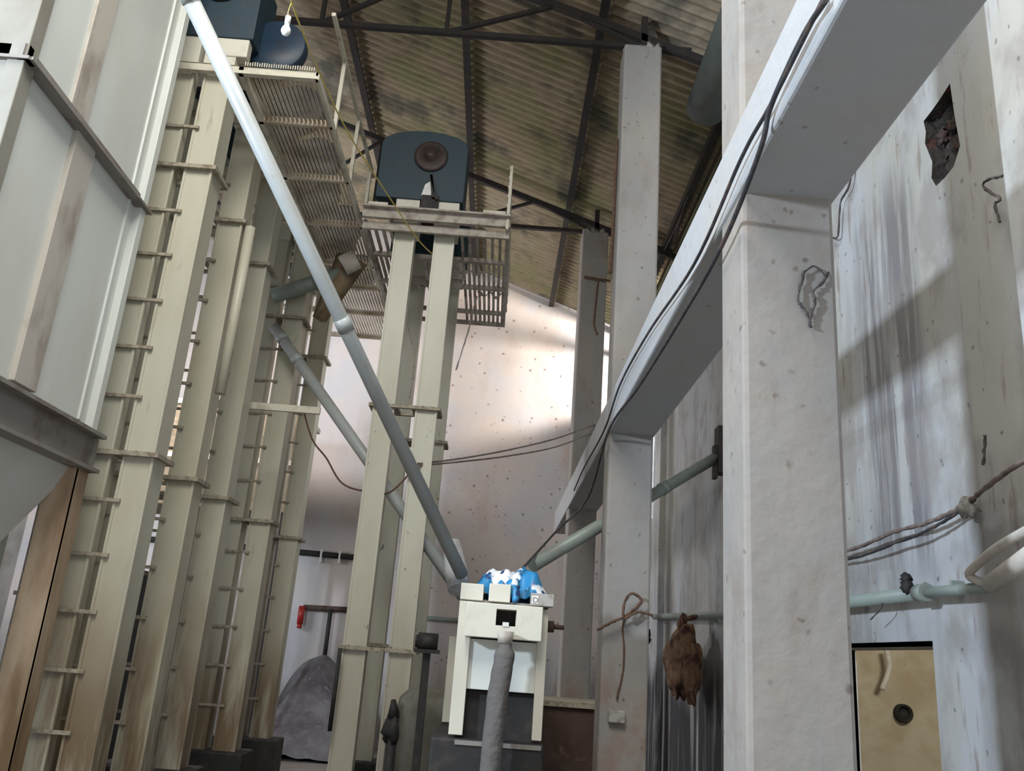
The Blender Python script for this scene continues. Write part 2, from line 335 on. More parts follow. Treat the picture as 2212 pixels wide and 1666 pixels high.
# end wall: gable, with a window on the left
pts = [(XL, FL), (XW+.23, FL), (XW+.23, 6.5), (-5, ROOF(-5)), (XL, ROOF(XL))]
we = MB().prism_y(pts, YE, YE+.25).build('wall_far', 'wall_end'); struct(we)
boolean_cut(we, [MB().box(-5.1, -3.95, YE-.3, YE+.6, 3.65, 4.3).build('cutter', 'black')])
wf = MB()
for x in (-5.1, -4.55, -3.98): wf.box(x, x+.04, YE+.02, YE+.08, 3.65, 4.3)
wf.box(-5.1, -3.94, YE+.02, YE+.08, 3.65, 3.70).box(-5.1, -3.94, YE+.02, YE+.08, 4.26, 4.3)
struct(wf.build('window_1', 'steel'))
wl = MB().box(XL-.25, XL, 1.5, YE, FL, 7.8).build('wall_left', 'plaster'); struct(wl)
boolean_cut(wl, [MB().box(XL-.5, XL+.2, 10.0, 12.5, 1.0, 3.2).build('cutter', 'black')])
wf = MB()
for y in (10.0, 10.8, 11.6, 12.44): wf.box(XL-.12, XL-.06, y, y+.06, 1.0, 3.2)
for z in (1.0, 2.1, 3.14): wf.box(XL-.12, XL-.06, 10.0, 12.5, z, z+.06)
struct(wf.build('window_2', 'steel'))
# rear-right window frame (narrow gap behind the middle column)
wf = MB()
for y in (13.35, 13.7, 14.06): wf.box(XW+.1, XW+.14, y, y+.04, 2.3, 4.0)
wf.box(XW+.1, XW+.14, 13.35, 14.1, 3.96, 4.0).box(XW+.1, XW+.14, 13.35, 14.1, 2.3, 2.34)
struct(wf.build('window_3', 'steel'))
# cladding strip between wall top and the eave
cl = MB(); 
for k in range(9):
    z = 6.0+k*.06; cl.box(XW+.02+.015*(k%2), XW+.06+.015*(k%2), -2.5, 14.55, z, z+.058)
struct(cl.build('trim_5', 'cladding'))
# door frame of the side room
df = MB().box(XW, XW+.24, 6.62, 6.68, FL, .27).box(XW+.0, XW+.24, 4.98, 6.62, .22, .25)
struct(df.build('door_1', 'plaster'))
sr = MB().box(XW+.23, 6.2, 7.6, 7.8, FL, 1.75).box(6.2, 6.4, 3.0, 7.8, FL, 1.75).box(XW+.23, 6.4, 2.8, 3.0, FL, 1.75).box(XW+.23, 6.4, 2.8, 7.8, 1.75, 1.85)
struct(sr.build('wall_side_room', 'room'))
# roof: overlapping corrugated sheets between purlins
PUR = [(-4.35), (-2.62), (-.90), (.755), (2.36)]
rf = MB()
edges = [3.25, 2.36, .755, -.90, -2.62, -4.35, -5.0]
ys = []; y = -2.6
while y < YE+.35: ys.append(y); y += .148/6
def sheet(x0, z0, x1, z1, ys):
    n0 = len(rf.v)
    for t in (0, 1):
        for yy in ys:
            rf.v.append(Vector((x0+(x1-x0)*t, yy, z0+(z1-z0)*t+.036*math.sin(2*math.pi*yy/.148))))
    m = len(ys)
    for i in range(m-1): rf.smooth.add(len(rf.f)); rf.f.append((n0+i, n0+i+1, n0+m+i+1, n0+m+i))
for i in range(len(edges)-1):
    a, b = edges[i], edges[i+1]
    sheet(a+.10, ROOF(a)-.035, b, ROOF(b)+.03, [q for q in ys if q > 3.3 or not -2.7 < b < .7])
sheet(-5, ROOF(-5), XL-.3, ROOF(XL-.3), ys)
struct(rf.build('ceiling', 'roof'))

# purlins, one object each
plabels = {-4.35: 'dark roof purlin highest up near the ridge above the left machines', -2.62: 'dark purlin running over the left walkway handrail',
           -.90: 'dark purlin running just right of the blue central head', .755: 'dark sooty purlin just left of the tall bright column',
           2.36: 'black eave purlin along the top of the right wall'}
for x in PUR:
    m = MB()
    z = ROOF(x)-.09
    if x > 2: m.box(x-.05, x+.05, -2.4, YE-.02, z-.12, z+.0)
    else: m.box(x-.035, x+.035, -2.4, YE-.02, z-.07, z+.02).box(x-.05, x+.05, -2.4, YE-.02, z-.08, z-.062)
    tag(m.build('roof_purlin', 'steel'), plabels[x], 'purlin', 'roof purlins')
# trusses
for y, lab in ((3.45, 'nearest dark steel roof truss, just above the top of the view'), (7.95, 'dark steel roof truss resting on the tall bright middle column'), (12.35, 'dark steel roof truss crossing beside the far right column')):
    t = thing('roof_truss', lab, 'roof truss', (1.2, y, 6.55), 'roof trusses')
    zr = lambda x: 7.13-.354*x
    m = MB(); m.bar((2.5, y, zr(2.5)), (-5, y, zr(-5)), .07, .09); m.build('rafter', 'steel', t)
    m = MB(); m.bar((-5, y, zr(-5)), (-9, y, zr(-1)), .07, .09); m.build('rafter', 'steel', t)
    m = MB(); m.bar((1.75, y, 6.58), (-9, y, 6.58), .06, .06); m.build('bottom_chord', 'steel', t)
    zz = [(1.2, 6.58), (.2, zr(.2)), (-1.0, 6.58), (-1.0, zr(-1.0)), (-2.4, 6.58), (-2.4, zr(-2.4)), (-4.0, 6.58), (-5, zr(-5))]
    for a, b in zip(zz[:-1], zz[1:]):
        MB().bar((a[0], y, a[1]), (b[0], y, b[1]), .045).build('web_bar', 'steel', t)
    MB().bar((1.22, y, 6.5), (1.22, y, 6.98), .07).build('bearing_post', 'steel', t)
    MB().bar((1.3, y, 6.6), (2.45, y, 6.35), .05).build('eave_strut', 'steel', t)
# dim duct under the eaves
du = MB(); dp0, dp1 = Vector((1.95, 2.0, 5.95)), Vector((1.95, 8.1, 5.95)); du.tube([dp0, dp0.lerp(dp1, .5), dp1], .22, 24)
tag(du.build('ventilation_duct', 'duct'), 'wide dim green-grey duct running under the eaves behind the tall columns', 'duct')

# ================================================================ CONCRETE FRAME
def column(y, lab, top, chip):
    t = MB()
    x0, x1, y0, y1 = .985, 1.40, y, y+.36
    nz = 30; 
    t.box(x0, x1, y0, y1, FL, top)
    o = t.build('concrete_column', 'concrete', bevel=.022); tag(o, lab, 'column', 'concrete columns in the right-hand row')
    if chip:      # broken crown of the column top
        c = MB()
        for k in range(9): c.blob((x0+.05+.31*k/8, y0+.05+.2*random.random(), top+.005*(k%3)), .05, (1, 1.3, 1.2), amp=.5, f=3, seed=k+y, n=10)
        c.build('broken_crown', 'concrete', o)
    return o
column(3.4, 'large near concrete column rising out of the top right of view', 7.0, False)
column(7.8, 'tall slim concrete column with bright top carrying the roof truss', 6.50, True)
column(12.2, 'far shorter-looking concrete column left of and behind the tall one', 6.52, True)
tb = MB().box(.97, 1.415, -2.4, 14.9, 2.07, 2.44)
bm_ = tb.build('concrete_beam', 'beam', bevel=.015)
tag(bm_, 'long whitewashed concrete beam running away along the columns with cables on it', 'beam')
# cables along beam face
def cable(name, pts, r, m, label, cat='cable', group=None, n=8, jit=0, seg=7):
    return tag(MB().tube(smoothpath(pts, n), r, seg, jit=jit).build(name, m), label, cat, group)
XC = .945
c1 = [at(1785,0,X=XC), at(1745,60,X=XC), at(1700,150,X=XC), at(1662,240,X=XC), at(1640,330,X=XC), at(1560,530,X=XC), at(1470,690,X=XC), at(1380,835,X=XC), at(1315,930,X=XC), at(1270,1075,X=.88), at(1200,1150,Y=8.4), at(1105,1255,Y=6.9)]
cable('electric_cable', c1, .011, 'cable', 'black cable on the beam face that droops down to the central machine', group=None)
c2 = [at(1778,0,X=XC), at(1728,100,X=XC), at(1664,228,X=XC), at(1600,345,X=XC), at(1500,570,X=XC), at(1400,720,X=XC), at(1340,830,X=XC), at(1305,930,X=XC-.0), at(1262,1010,X=XC), at(1240,1060,X=XC)]
cable('electric_cable', c2, .009, 'cable', 'upper black cable clipped high along the whitewashed beam face')
c3 = [at(905,1002,Y=8.45), at(1000,990,Y=9.2), at(1100,972,Y=10.2), at(1200,948,Y=11.2), at(1285,918,Y=12.18)]
cable('dusty_cable', c3, .010, 'dustcable', 'upper dusty brown cable slung from central elevator to far column')
c4 = [at(905,1006,Y=8.45), at(1000,997,Y=9.2), at(1100,985,Y=10.2), at(1200,966,Y=11.2), at(1283,935,Y=12.18)]
cable('dusty_cable', c4, .010, 'dustcable', 'lower dusty brown cable slung from central elevator to far column')
c5 = [at(655,885,Y=9.5), at(675,950,Y=9.4), at(705,990,Y=9.3), at(740,1045,Y=9), at(800,1063,Y=8.7), at(845,1062,Y=8.45), at(905,1000,Y=8.45)]
cable('dusty_cable', c5, .010, 'rope', 'thin brown cable looping down from left elevators to central elevator')
c6 = [at(625,-60,Y=4.7), at(632,10,Y=5.0), at(700,180,Y=5.9), at(760,300,Y=6.6), at(850,440,Y=7.6), at(905,520,Y=8.2), at(942,556,Y=8.6)]
cable('yellow_wire', c6, .007, 'yellow', 'thin yellow wire running down from the bulb to the central platform', 'wire')
# hanging bulb
b0 = at(630,5,Y=5.0); b1 = at(621,48,Y=5.0)
t = thing('hanging_bulb', 'white light bulb hanging unlit from yellow wire under the roof', 'light bulb', b1)
MB().tube(smoothpath([b0, b0.lerp(b1, .5)+Vector((-.01,0,0)), b1+Vector((0,0,.04))]), .004, 6).build('flex', 'yellow', t)
MB().lathe(b1, [(.012, .05), (.02, .045), (.02, -.01), (.014, -.012)], 14).build('lamp_holder', 'white', t)
MB().lathe(b1, [(.014, -.01), (.018, -.03), (.032, -.06), (.034, -.08), (.025, -.1), (.008, -.112)], 16).build('glass_bulb', 'bulb', t)

# ================================================================ GRAIN BIN (upper left)
BX = -2.83; BY0, BY1 = 4.08, 5.8; BXL = -4.9
bn = thing('grain_bin', 'large pale ribbed steel grain bin filling the upper left', 'grain bin', ((BX+BXL)/2, (BY0+BY1)/2, FL))
MB().box(BXL, BX-.04, BY0+.04, BY1-.02, 1.22, 6.6).build('bin_body', 'pale', bn)
def ribx(y0, y1, z0, z1, m, nm='rib', d=.03): MB().box(BX-.045, BX-.04+d, y0, y1, z0, z1).build(nm, m, bn, bevel=.004)
ribx(4.74, 4.99, 1.3, 2.98, 'bin_rib', d=.035)
ribx(4.62, 4.84, 3.06, 6.6, 'bin_rib', d=.02)
ribx(5.72, 5.80, 1.24, 6.6, 'pale', 'corner_strip', d=.055)
ribx(5.60, 5.63, 1.3, 6.6, 'pale', 'seam_strip', d=.015)
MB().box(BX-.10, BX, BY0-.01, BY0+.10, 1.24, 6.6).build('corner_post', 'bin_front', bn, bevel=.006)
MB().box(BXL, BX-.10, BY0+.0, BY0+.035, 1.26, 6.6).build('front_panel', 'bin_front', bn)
MB().box(BX-.6, BX-.45, BY0+.0, BY0+.05, 1.24, 6.6).build('rib', 'bin_rib', bn, bevel=.004)
# mid angle with ledge
MB().box(BX-.04, BX+.05, BY0-.02, BY1+.03, 2.965, 2.985).box(BX-.04, BX-.015, BY0-.02, BY1+.03, 2.985, 3.075).build('mid_band', 'bin_dark', bn)
MB().box(BXL, BX+.03, BY0-.03, BY0+.045, 2.965, 2.985).box(BXL, BX, BY0, BY0+.045, 2.985, 3.075).build('mid_band', 'bin_dark', bn)
# base frame channel
fr = MB().box(BX-.02, BX-.0, BY0-.02, BY1+.05, 1.0, 1.25).box(BX-.05, BX+.07, BY0-.02, BY1+.05, 1.225, 1.25).box(BX-.05, BX+.07, BY0-.02, BY1+.05, .985, 1.01)
fr.build('base_channel', 'bin_dark', bn)
fr = MB().box(BXL, BX, BY0-.02, BY0+.0, 1.0, 1.25).box(BXL, BX, BY0-.07, BY0+.04, 1.225, 1.25).box(BXL, BX, BY0-.07, BY0+.04, .985, 1.01)
fr.build('base_channel', 'bin_dark', bn)
fr = MB().box(BXL, BX+.02, BY1+.0, BY1+.05, .985, 1.22); fr.build('base_channel', 'bin_dark', bn)
# hopper cone
xm, ym = (BX+BXL)/2, (BY0+BY1)/2
hp = MB().hexa([(xm-.15,ym-.15,-.75),(xm+.15,ym-.15,-.75),(xm+.15,ym+.15,-.75),(xm-.15,ym+.15,-.75)],
               [(BXL+.05,BY0+.03,1.0),(BX-.06,BY0+.03,1.0),(BX-.06,BY1-.03,1.0),(BXL+.05,BY1-.03,1.0)])
hp.build('hopper_cone', 'pale', bn)
# legs of the bin: angle sections
for x, y in ((BX, BY1), (BXL+.2, BY1), (BXL+.2, BY0+.2)):
    MB().box(x-.20, x-.0, y-.10, y-.085, FL, .99).box(x-.012, x+.003, y-.10, y+.04, FL, .99).build('leg', 'bin_post', bn)
# two further posts behind the bin leg
for (xa, xb, y, m, lab) in ((-3.40, -3.19, 6.42, 'switch', 'flat grey steel channel post just left of the bin leg, lower left'), (-3.86, -3.64, 6.5, 'pale', 'bright cream post at the lower left edge of view')):
    o = MB().box(xa, xb, y, y+.015, FL, 3.4).box(xa, xa+.02, y-.05, y, FL, 3.4).box(xb-.02, xb, y-.05, y, FL, 3.4)
    o.box(xa-.02, xb+.02, y-.06, y-.04, .16, .19)
    tag(o.build('channel_post', m), lab, 'post')

# ================================================================ BUCKET ELEVATORS
def elevator(lab, group, xs, y, dep, zf, ztop, zbot, headz, headw, rung=True, head='blue', rungstep=.39, guard=True, m='cream', hdx=0):
    x0, x1 = xs[0][0], xs[-1][1]
    t = thing('bucket_elevator', lab, 'bucket elevator', ((x0+x1)/2, y+dep/2, FL), group)
    for a, b in xs:
        dq = .11 if (a, b) != xs[-1] and y < 8.2 else dep
        l = MB().box(a, b, y, y+dq, zbot, ztop).box(a-.012, a+.008, y-.012, y+.01, zbot, ztop).box(b-.008, b+.012, y-.012, y+.01, zbot, ztop)
        l.build('leg_casing', m, t)
    for z in zf:
        f = MB()
        f.box(x0-.05, x1+.05, y-.05, y-.012, z-.012, z+.022).box(x0-.05, x1+.05, y+dep, y+dep+.045, z-.012, z+.022)
        for a, b in xs: f.box(a-.05, a-.013, y-.0125, y+dep-.001, z-.012, z+.022).box(b+.013, b+.05, y-.0125, y+dep-.001, z-.012, z+.022)
        for k in range(7):
            px = x0+(x1-x0)*(k+.5)/7; f.lathe((px, y-.03, z+.022), [(.007, 0), (.007, .008)], 6)
            f.lathe((px, y-.03, z-.02), [(.007, 0), (.007, .008)], 6)
        f.build('flange', 'flange', t)
    if rung:
        z = zf[-1]-.0; k = 0; zz = zbot+.45
        while zz < ztop-.3:
            if min(abs(zz-q) for q in zf) > .12:
                MB().bar((x0+.06, y-.02, zz), (xs[-1][0]+.04, y-.02, zz), .02, .025).build('rung', 'flange', t)
            zz += rungstep
    # boot
    MB().box(x0-.12, x1+.12, y-.10, y+dep+.1, FL, zbot+.02).build('boot', 'black', t, bevel=.02)
    # head
    hx0, hx1 = (x0+x1)/2-headw/2+hdx, (x0+x1)/2+headw/2+hdx; hz0, hz1 = headz; r = (hx1-hx0)/2
    prof = [(hx0, hz0), (hx1, hz0), (hx1, hz1-.18)]
    for k in range(1, 8):
        a = math.pi*k/8; prof.append(((hx0+hx1)/2+r*math.cos(a), hz1-.18+.18*math.sin(a)))
    prof.append((hx0, hz1-.18))
    h = MB().prism_y(prof, y-.06, y+dep+.12).build('head_housing', head, t, bevel=.008)
    for a, b in xs:
        MB().box(a-.03, b+.03, y-.04, y+dep+.05, ztop-.02, hz0+.02).build('head_throat', 'cream_head', t)
    cx = (hx0+hx1)/2+.08
    if guard:
        cz = hz0+.62*(hz1-hz0)
        MB().lathe((cx, y-.06, cz), [(.19, 0), (.19, -.02), (.16, -.03), (.06, -.03), (.06, -.10), (.0, -.1)], 28, 'Y').build('bearing_disc', 'hub', t)
    return t
LX = ((-3.12, -2.87), (-2.765, -2.56))
G1 = 'bucket elevators in the left row'
names = ['first bucket elevator of the left row, right beside the grain bin', 'second bucket elevator of the left row, counted from the bin',
         'third bucket elevator of the left row, touched by diagonal pipe', 'fourth bucket elevator of the left row, rusty at the foot', 'fifth and farthest bucket elevator of the left row']
LY = [6.2, 7.1, 8.0, 9.45, 10.85]
for i, y in enumerate(LY):
    dx = .0 if i < 3 else .06
    xs = tuple((a+dx, b+dx) for a, b in LX)
    if i in (1, 2): xs = ((-3.46, -3.22), xs[1])
    e = elevator(names[i], G1, xs, y, .25, (1.2, 3.6), 4.62, -1.15, (4.86, 5.75), .86, guard=True)
    # pulley guard beside head
    MB().lathe((xs[1][1]+.28, y+.2, 4.98), [(.0, .07), (.25, .06), (.26, .05), (.26, -.05), (.25, -.06), (.0, -.07)], 28, 'Y').build('belt_guard', 'guard', e)
    if i == 0:
        MB().box(xs[1][0]-.02, xs[1][1]+.12, y-.05, y+.05, 4.68, 4.86).build('inspection_box', 'cream_head', e, bevel=.01)
CX = ((-1.37, -1.17), (-.93, -.73))
G2 = 'bucket elevators in the middle of the hall'
e = elevator('front bucket elevator of the central pair, under the dark blue head', G2, CX, 8.5, .24, (-.04, 2.35), 4.42, -1.2, (4.74, 5.62), .98, rung=False, hdx=-.10, m='cream_chip')
MB().box(-1.12, -.93, 8.40, 8.55, 4.55, 4.78).build('motor_bracket', 'black', e)
MB().hexa([(-1.13,8.42,4.78),(-1.02,8.42,4.78),(-1.02,8.5,4.78),(-1.13,8.5,4.78)], [(-1.10,8.42,4.92),(-1.03,8.42,4.98),(-1.03,8.46,4.98),(-1.10,8.46,4.92)]).build('white_plate', 'white', e)
MB().bar((-1.04,8.38,5.02), (-.95,8.38,4.72), .03).bar((-1.04,8.38,5.02), (-.99,8.38,4.74), .03).build('tie_bracket', 'black', e)
e = elevator('rear bucket elevator of the central pair, seen through the gaps', G2, CX, 9.95, .24, (.0, 2.35), 4.5, -1.2, (4.74, 5.55), .98, rung=False, hdx=-.10, m='cream_chip')

# ================================================================ LEFT WALKWAY
ZW = 4.54
wk = thing('overhead_walkway', 'long slatted overhead walkway beside the left elevator heads', 'walkway', (-2.4, 9.3, ZW))
CB = [6.14, 6.82, 7.78, 8.75, 9.79, 10.5, 11.42, 12.4]
for a, b in zip(CB[:-1], CB[1:]):
    m = MB(); x = -2.41
    while x < -1.84: m.box(x, x+.025, a+.02, b-.02, ZW-.02, ZW-.008); x += .04
    m.build('slat_panel', 'grate', wk)
    m = MB(); x = -3.62
    while x < -3.28: m.box(x, x+.04, a+.02, b-.02, ZW-.02, ZW-.005); x += .1
    m.build('slat_panel', 'grate', wk)
for i, y in enumerate(CB):
    MB().box(-3.65, -1.80, y-.02 if i else y-.03, y+.02, ZW-.05, ZW-.021).box(-3.65, -1.80, y-.02, y-.012, ZW-.021, ZW+.02).build('cross_member', 'frame' if i == 0 else 'grate', wk)
MB().box(-1.82, -1.79, 6.12, 12.42, ZW-.05, ZW+.02).build('edge_angle', 'frame', wk)
MB().box(-3.68, -3.65, 6.12, 12.42, ZW-.05, ZW+.02).build('edge_angle', 'frame', wk)
MB().box(-2.47, -2.43, 6.12, 12.42, ZW-.05, ZW+.02).build('edge_angle', 'frame', wk)
# serrated upstand on the front edge
m = MB()
for k in range(30): m.box(-2.42+k*.02, -2.42+k*.02+.008, 6.10, 6.11, ZW+.02, ZW+.05+.012*random.random())
m.build('slat_ends', 'frame', wk)
tp = [(-1.80, 6.28, 5.30), (-1.80, 9.0, 5.30)]
MB().bar(tp[0], tp[1], .035, .035).build('handrail', 'frame', wk)
for y in (6.92, 7.84, 8.8):
    MB().box(-1.82, -1.785, y-.02, y+.02, ZW, 5.29).build('handrail_post', 'frame', wk)

# ================================================================ CENTRAL PLATFORM
ZP = 4.42
pf = thing('elevator_platform', 'small dusty slatted platform under the central blue head', 'platform', (-.9, 9.6, ZP))
MB().box(-1.72, -.12, 8.28, 8.33, ZP-.02, ZP+.08).box(-1.72, -.12, 8.22, 8.33, ZP+.08, ZP+.10).build('front_channel', 'dustyframe', pf)
MB().box(-1.72, -.12, 8.36, 8.40, ZP-.12, ZP-.04).build('front_angle', 'dustyframe', pf)
MB().box(-1.66, -1.45, 8.22, 8.28, ZP+.10, ZP+.13).box(-.42, -.18, 8.22, 8.28, ZP+.10, ZP+.13).build('wooden_packing', 'frame', pf)
rows = [8.4, 9.05, 9.80, 10.6, 11.0]
for i, (a, b) in enumerate(zip(rows[:-1], rows[1:])):
    st = .085 if i == 0 else .06
    for (xa, xb) in ((-.66, -.16), (-1.70, -1.42), (-1.12, -.98)):
        if xa == -1.12 and i not in (1, 2): continue
        m = MB(); x = xa
        while x < xb: m.box(x, x+.032, a+.04, b-.02, ZP-.06, ZP-.03); x += st
        m.build('slat_panel', 'dustyframe', pf)
for y in rows[1:]:
    MB().box(-1.72, -.12, y-.025, y+.025, ZP-.11, ZP-.06).build('cross_member', 'dustyframe', pf)
for x in (-1.72, -.16): MB().box(x, x+.04, 8.4, 11.0, ZP-.10, ZP-.0).build('side_angle', 'dustyframe', pf)
for z in (ZP+.12, ZP+.25, ZP+.37, ZP+.48, ZP+.60, ZP+.72): MB().bar((-.16, 8.3, z), (-.12, 11.0, z), .028).build('handrail', 'frame', pf)
for y in (8.3, 8.75, 9.2, 9.65, 10.1, 10.55, 11.0): MB().bar((-.15, y, ZP-.05), (-.15, y, ZP+.73), .03, .06).build('handrail_post', 'frame', pf)
# cobweb clumps on the platform
for k, p in enumerate([at(1010,570,Y=9.1), at(1060,620,Y=9.9), at(905,600,Y=9.8)]):
    pts = [p+Vector((-.16+.04*j, .02*random.random(), -.1+.035*math.sin(j*1.7+k))) for j in range(9)]
    cw = MB().tube(smoothpath(pts, 4), [.004+.02*random.random() for _ in range(33)], 6)
    tag(cw.build('cobweb', 'web'), ['grey cobweb clump hanging right under the central platform slats', 'grey cobweb clump at the far right end of the platform', 'grey cobweb clump between the two central elevator legs'][k], 'cobweb', 'cobwebs under the platform')
# cross bar with post
tag(MB().box(-2.95, -1.9, 8.42, 8.46, 2.2, 2.27).build('angle_bar', 'frame'), 'cream angle bar crossing behind the left elevator legs at mid height', 'bar')

# ================================================================ PIPES
def pipe(a, b, r, m, label, name='spout_pipe', joints=(), group=None, cat='pipe'):
    a = Vector(a); b = Vector(b); mb = MB(); mb.tube([a, a.lerp(b, .5), b], r, 22)
    for t in joints: c = a.lerp(b, t); d = (b-a).normalized()*.05; mb.tube([c-d, c+d], r*1.12, 22)
    return tag(mb.build(name, m), label, cat, group)
pa = at(412,0,Y=4.35); pb = at(998,1243,Y=7.05)
pipe(pa+(pa-pb)*.12, pb, .053, 'pipe', 'long grey round pipe slanting from top left down to the central machine', joints=(.1, .55))
pc = at(592,706,Y=9.32); pd = at(1000,1288,Y=8.62)
pipe(pc, pd, .062, 'pipe', 'shorter grey round pipe slanting behind the central legs to the machine', joints=(.05, .14))
pe = at(1553,985,X=2.44); pg = at(1150,1222,Y=7.72)
pipe(pe, pg, .062, 'pipegreen', 'grey round pipe slanting from the right wall down to the machine', joints=(.62, .35))
tag(MB().box(XW-.1, XW, pe.y-.15, pe.y+.05, pe.z-.22, pe.z+.32).box(XW-.14, XW-.1, pe.y-.1, pe.y+.0, pe.z-.28, pe.z+.1).build('wall_bracket', 'black'), 'black bracket on the right wall holding the slanting pipe', 'bracket')
pk = at(590,640,Y=9.3); pl_ = at(745,590,Y=9.3)
pipe(pk, pl_, .09, 'pipegreen', 'thick short greenish pipe under the walkway between elevator and hopper', joints=(.62,))
# hopper funnel
sf = thing('spout_funnel', 'grimy brown square funnel slanting down under the walkway', 'funnel', at(690,690,Y=9.35))
f0 = at(760,560,Y=9.35); f1 = at(690,690,Y=9.35)
fm = MB().tube([f0, f0.lerp(f1, .35), f1], [.20, .16, .09], 4); fm.build('funnel_body', 'brownfall', sf)
MB().tube([at(740,575,Y=9.2), at(770,560,Y=9.2)], .12, 18).build('inlet_cap', 'pvc', sf)
# bright round pipe running down beside second leg
v0 = at(541,492,Y=7.08); v1 = at(462,850,Y=7.08)
pipe(v0, Vector((v0.x, v0.y, v1.z)), .045, 'cream', 'pale vertical pipe beside the second left elevator leg', joints=())
# far background diagonal chutes between the legs
pipe(at(355,600,Y=9.8), at(275,870,Y=9.8), .09, 'pvc', 'pale tapering chute seen between bin and first elevator', name='chute_pipe', joints=(.5,))
hc_ = at(262,925,Y=9.8)
dh = thing('dark_hopper', 'dark blue hopper seen low between bin and first elevator', 'hopper', (hc_.x, 9.8, FL))
MB().hexa([(hc_.x-.1,9.7,hc_.z-.35),(hc_.x+.1,9.7,hc_.z-.35),(hc_.x+.1,9.9,hc_.z-.35),(hc_.x-.1,9.9,hc_.z-.35)], [(hc_.x-.25,9.6,hc_.z+.3),(hc_.x+.25,9.6,hc_.z+.3),(hc_.x+.25,10.1,hc_.z+.3),(hc_.x-.25,10.1,hc_.z+.3)]).build('hopper_body', 'guard', dh)
for sx in (-.25, .25):
    for yy in (9.6, 10.1): MB().box(hc_.x+sx-.02, hc_.x+sx+.02, yy-.02, yy+.02, FL, hc_.z+.3).build('leg', 'steel', dh)
# wall conduits
def conduit(pts, r, m, lab, name='wall_conduit', cat='conduit', group=None): return tag(MB().tube(pts, r, 14).build(name, m), lab, cat, group)
q = Vector((XW-.1, 4.15, .49))
cp = MB().tube([(XW-.1, 4.15, .48), (XW-.1, 4.85, .50)], .028, 14).tube([(XW-.1, 4.8, .50), (XW-.1, 8.0, .52), (XW-.1, 13.0, .70)], .04, 14)
for y in (4.85, 7.0): cp.tube([(XW-.1, y-.05, .50), (XW-.1, y+.05, .50)], .05, 14)
for y in (4.6, 5.8, 9.6): cp.box(XW-.07, XW, y-.012, y+.012, .50, .55)
tag(cp.build('wall_pipe', 'pipegreen'), 'grey-green horizontal pipe fixed along the right wall', 'pipe')
wp = MB().tube(smoothpath([at(2240,1135,X=2.25), at(2160,1180,X=2.3), at(2105,1225,X=2.36), at(2095,1245,X=2.38), at(2130,1262,X=2.39)], 6), .022, 14)
wp.tube([at(2140,1262,X=2.36), at(2240,1190,X=2.24)], .042, 16)
tag(wp.build('white_conduit', 'pvc'), 'bent off-white conduit coming from the right edge of view', 'conduit')
tag(MB().blob(at(1960,1268,X=2.36), .035, (1,1,1.2), amp=.2).blob(at(1958,1250,X=2.36), .03).build('pipe_valve', 'black'), 'small black valve knob on top of the right wall pipe', 'valve')
# cables on right wall with knots
w1 = [at(1800,1200,X=2.42), at(1860,1180,X=2.42), at(1930,1150,X=2.40), at(2000,1130,X=2.40), at(2070,1100,X=2.42), at(2105,1075,X=2.40), at(2160,1030,X=2.38), at(2230,985,X=2.34)]
cable('wall_cable', w1, .012, 'dustcable', 'dusty black cable sagging along the right wall above the pipe', jit=.35)
w2 = [p+Vector((0, 0, -.04-.03*math.sin(i))) for i, p in enumerate(w1[:6])]
cable('wall_cable', w2, .009, 'cable', 'thinner black cable below the dusty one on the right wall', jit=.35)
tag(MB().lathe(at(2095,1095,X=2.44), [(.0, -.03), (.055, -.03), (.055, .02), (.02, .03), (0, .03)], 16, 'X').blob(at(2090,1100,X=2.4), .04, amp=.5, seed=3).build('junction_box', 'switch'), 'round dusty junction box on the right wall', 'junction box')
# far-wall conduits
YC = YE-.07
conduit([(-7.5, YC, 1.62), (-4.5, YC, 1.60), (-2.62, YC, 1.56)], .055, 'black', 'black thick pipe with clips high across the far wall')
for k, x in enumerate((-3.3, -2.95)):
    tag(MB().box(x-.015, x+.015, YC-.08, YE, 1.42, 1.66).build('pipe_clip', 'white'), ['left', 'right'][k]+' one of two white clips on the black far-wall pipe', 'clip', 'pipe clips')
conduit([(-3.5, YC, .58), (-2.60, YC, .60)], .05, 'rusty', 'rusty brown pipe lower on the far wall, left of the central legs')
conduit([(-2.98, YC-.08, .58), (-2.98, YC-.08, -.4)], .04, 'black', 'black pipe dropping vertically down the far wall')
conduit([(-1.55, YC, .56), (-.25, YC, .55)], .04, 'pipegreen', 'grey pipe on the far wall just left of the machine')
tag(MB().tube([(-3.52, YC-.05, .6), (-3.52, YC-.05, .28)], .06, 14).tube([(-3.52, YC-.05, .28), (-3.52, YC-.05, .2)], .045, 14).build('fire_extinguisher', 'red'), 'small red cylinder hanging on the far wall below the rusty pipe', 'cylinder')
hp = MB(); g = 26
for i in range(g+1):
    for j in range(g+1):
        u = i/g*2-1; v = j/g; h = max(0, 1-u*u)*(1-abs(v-.6)*1.6)
        h = max(0, h)*1.55+.10*noise.noise(Vector((u*3, v*3, 2)))*(1-u*u)
        hp.v.append(Vector((-2.85+u*.95, YE-2.6+v*2.55, FL+max(0, h))))
for i in range(g):
    for j in range(g):
        a = i*(g+1)+j; hp.smooth.add(len(hp.f)); hp.f.append((a, a+g+1, a+g+2, a+1))
hp = hp.build('husk_heap', 'husk'); tag(hp, 'grey heap of husk piled against the far wall', 'heap'); hp['kind'] = 'stuff'
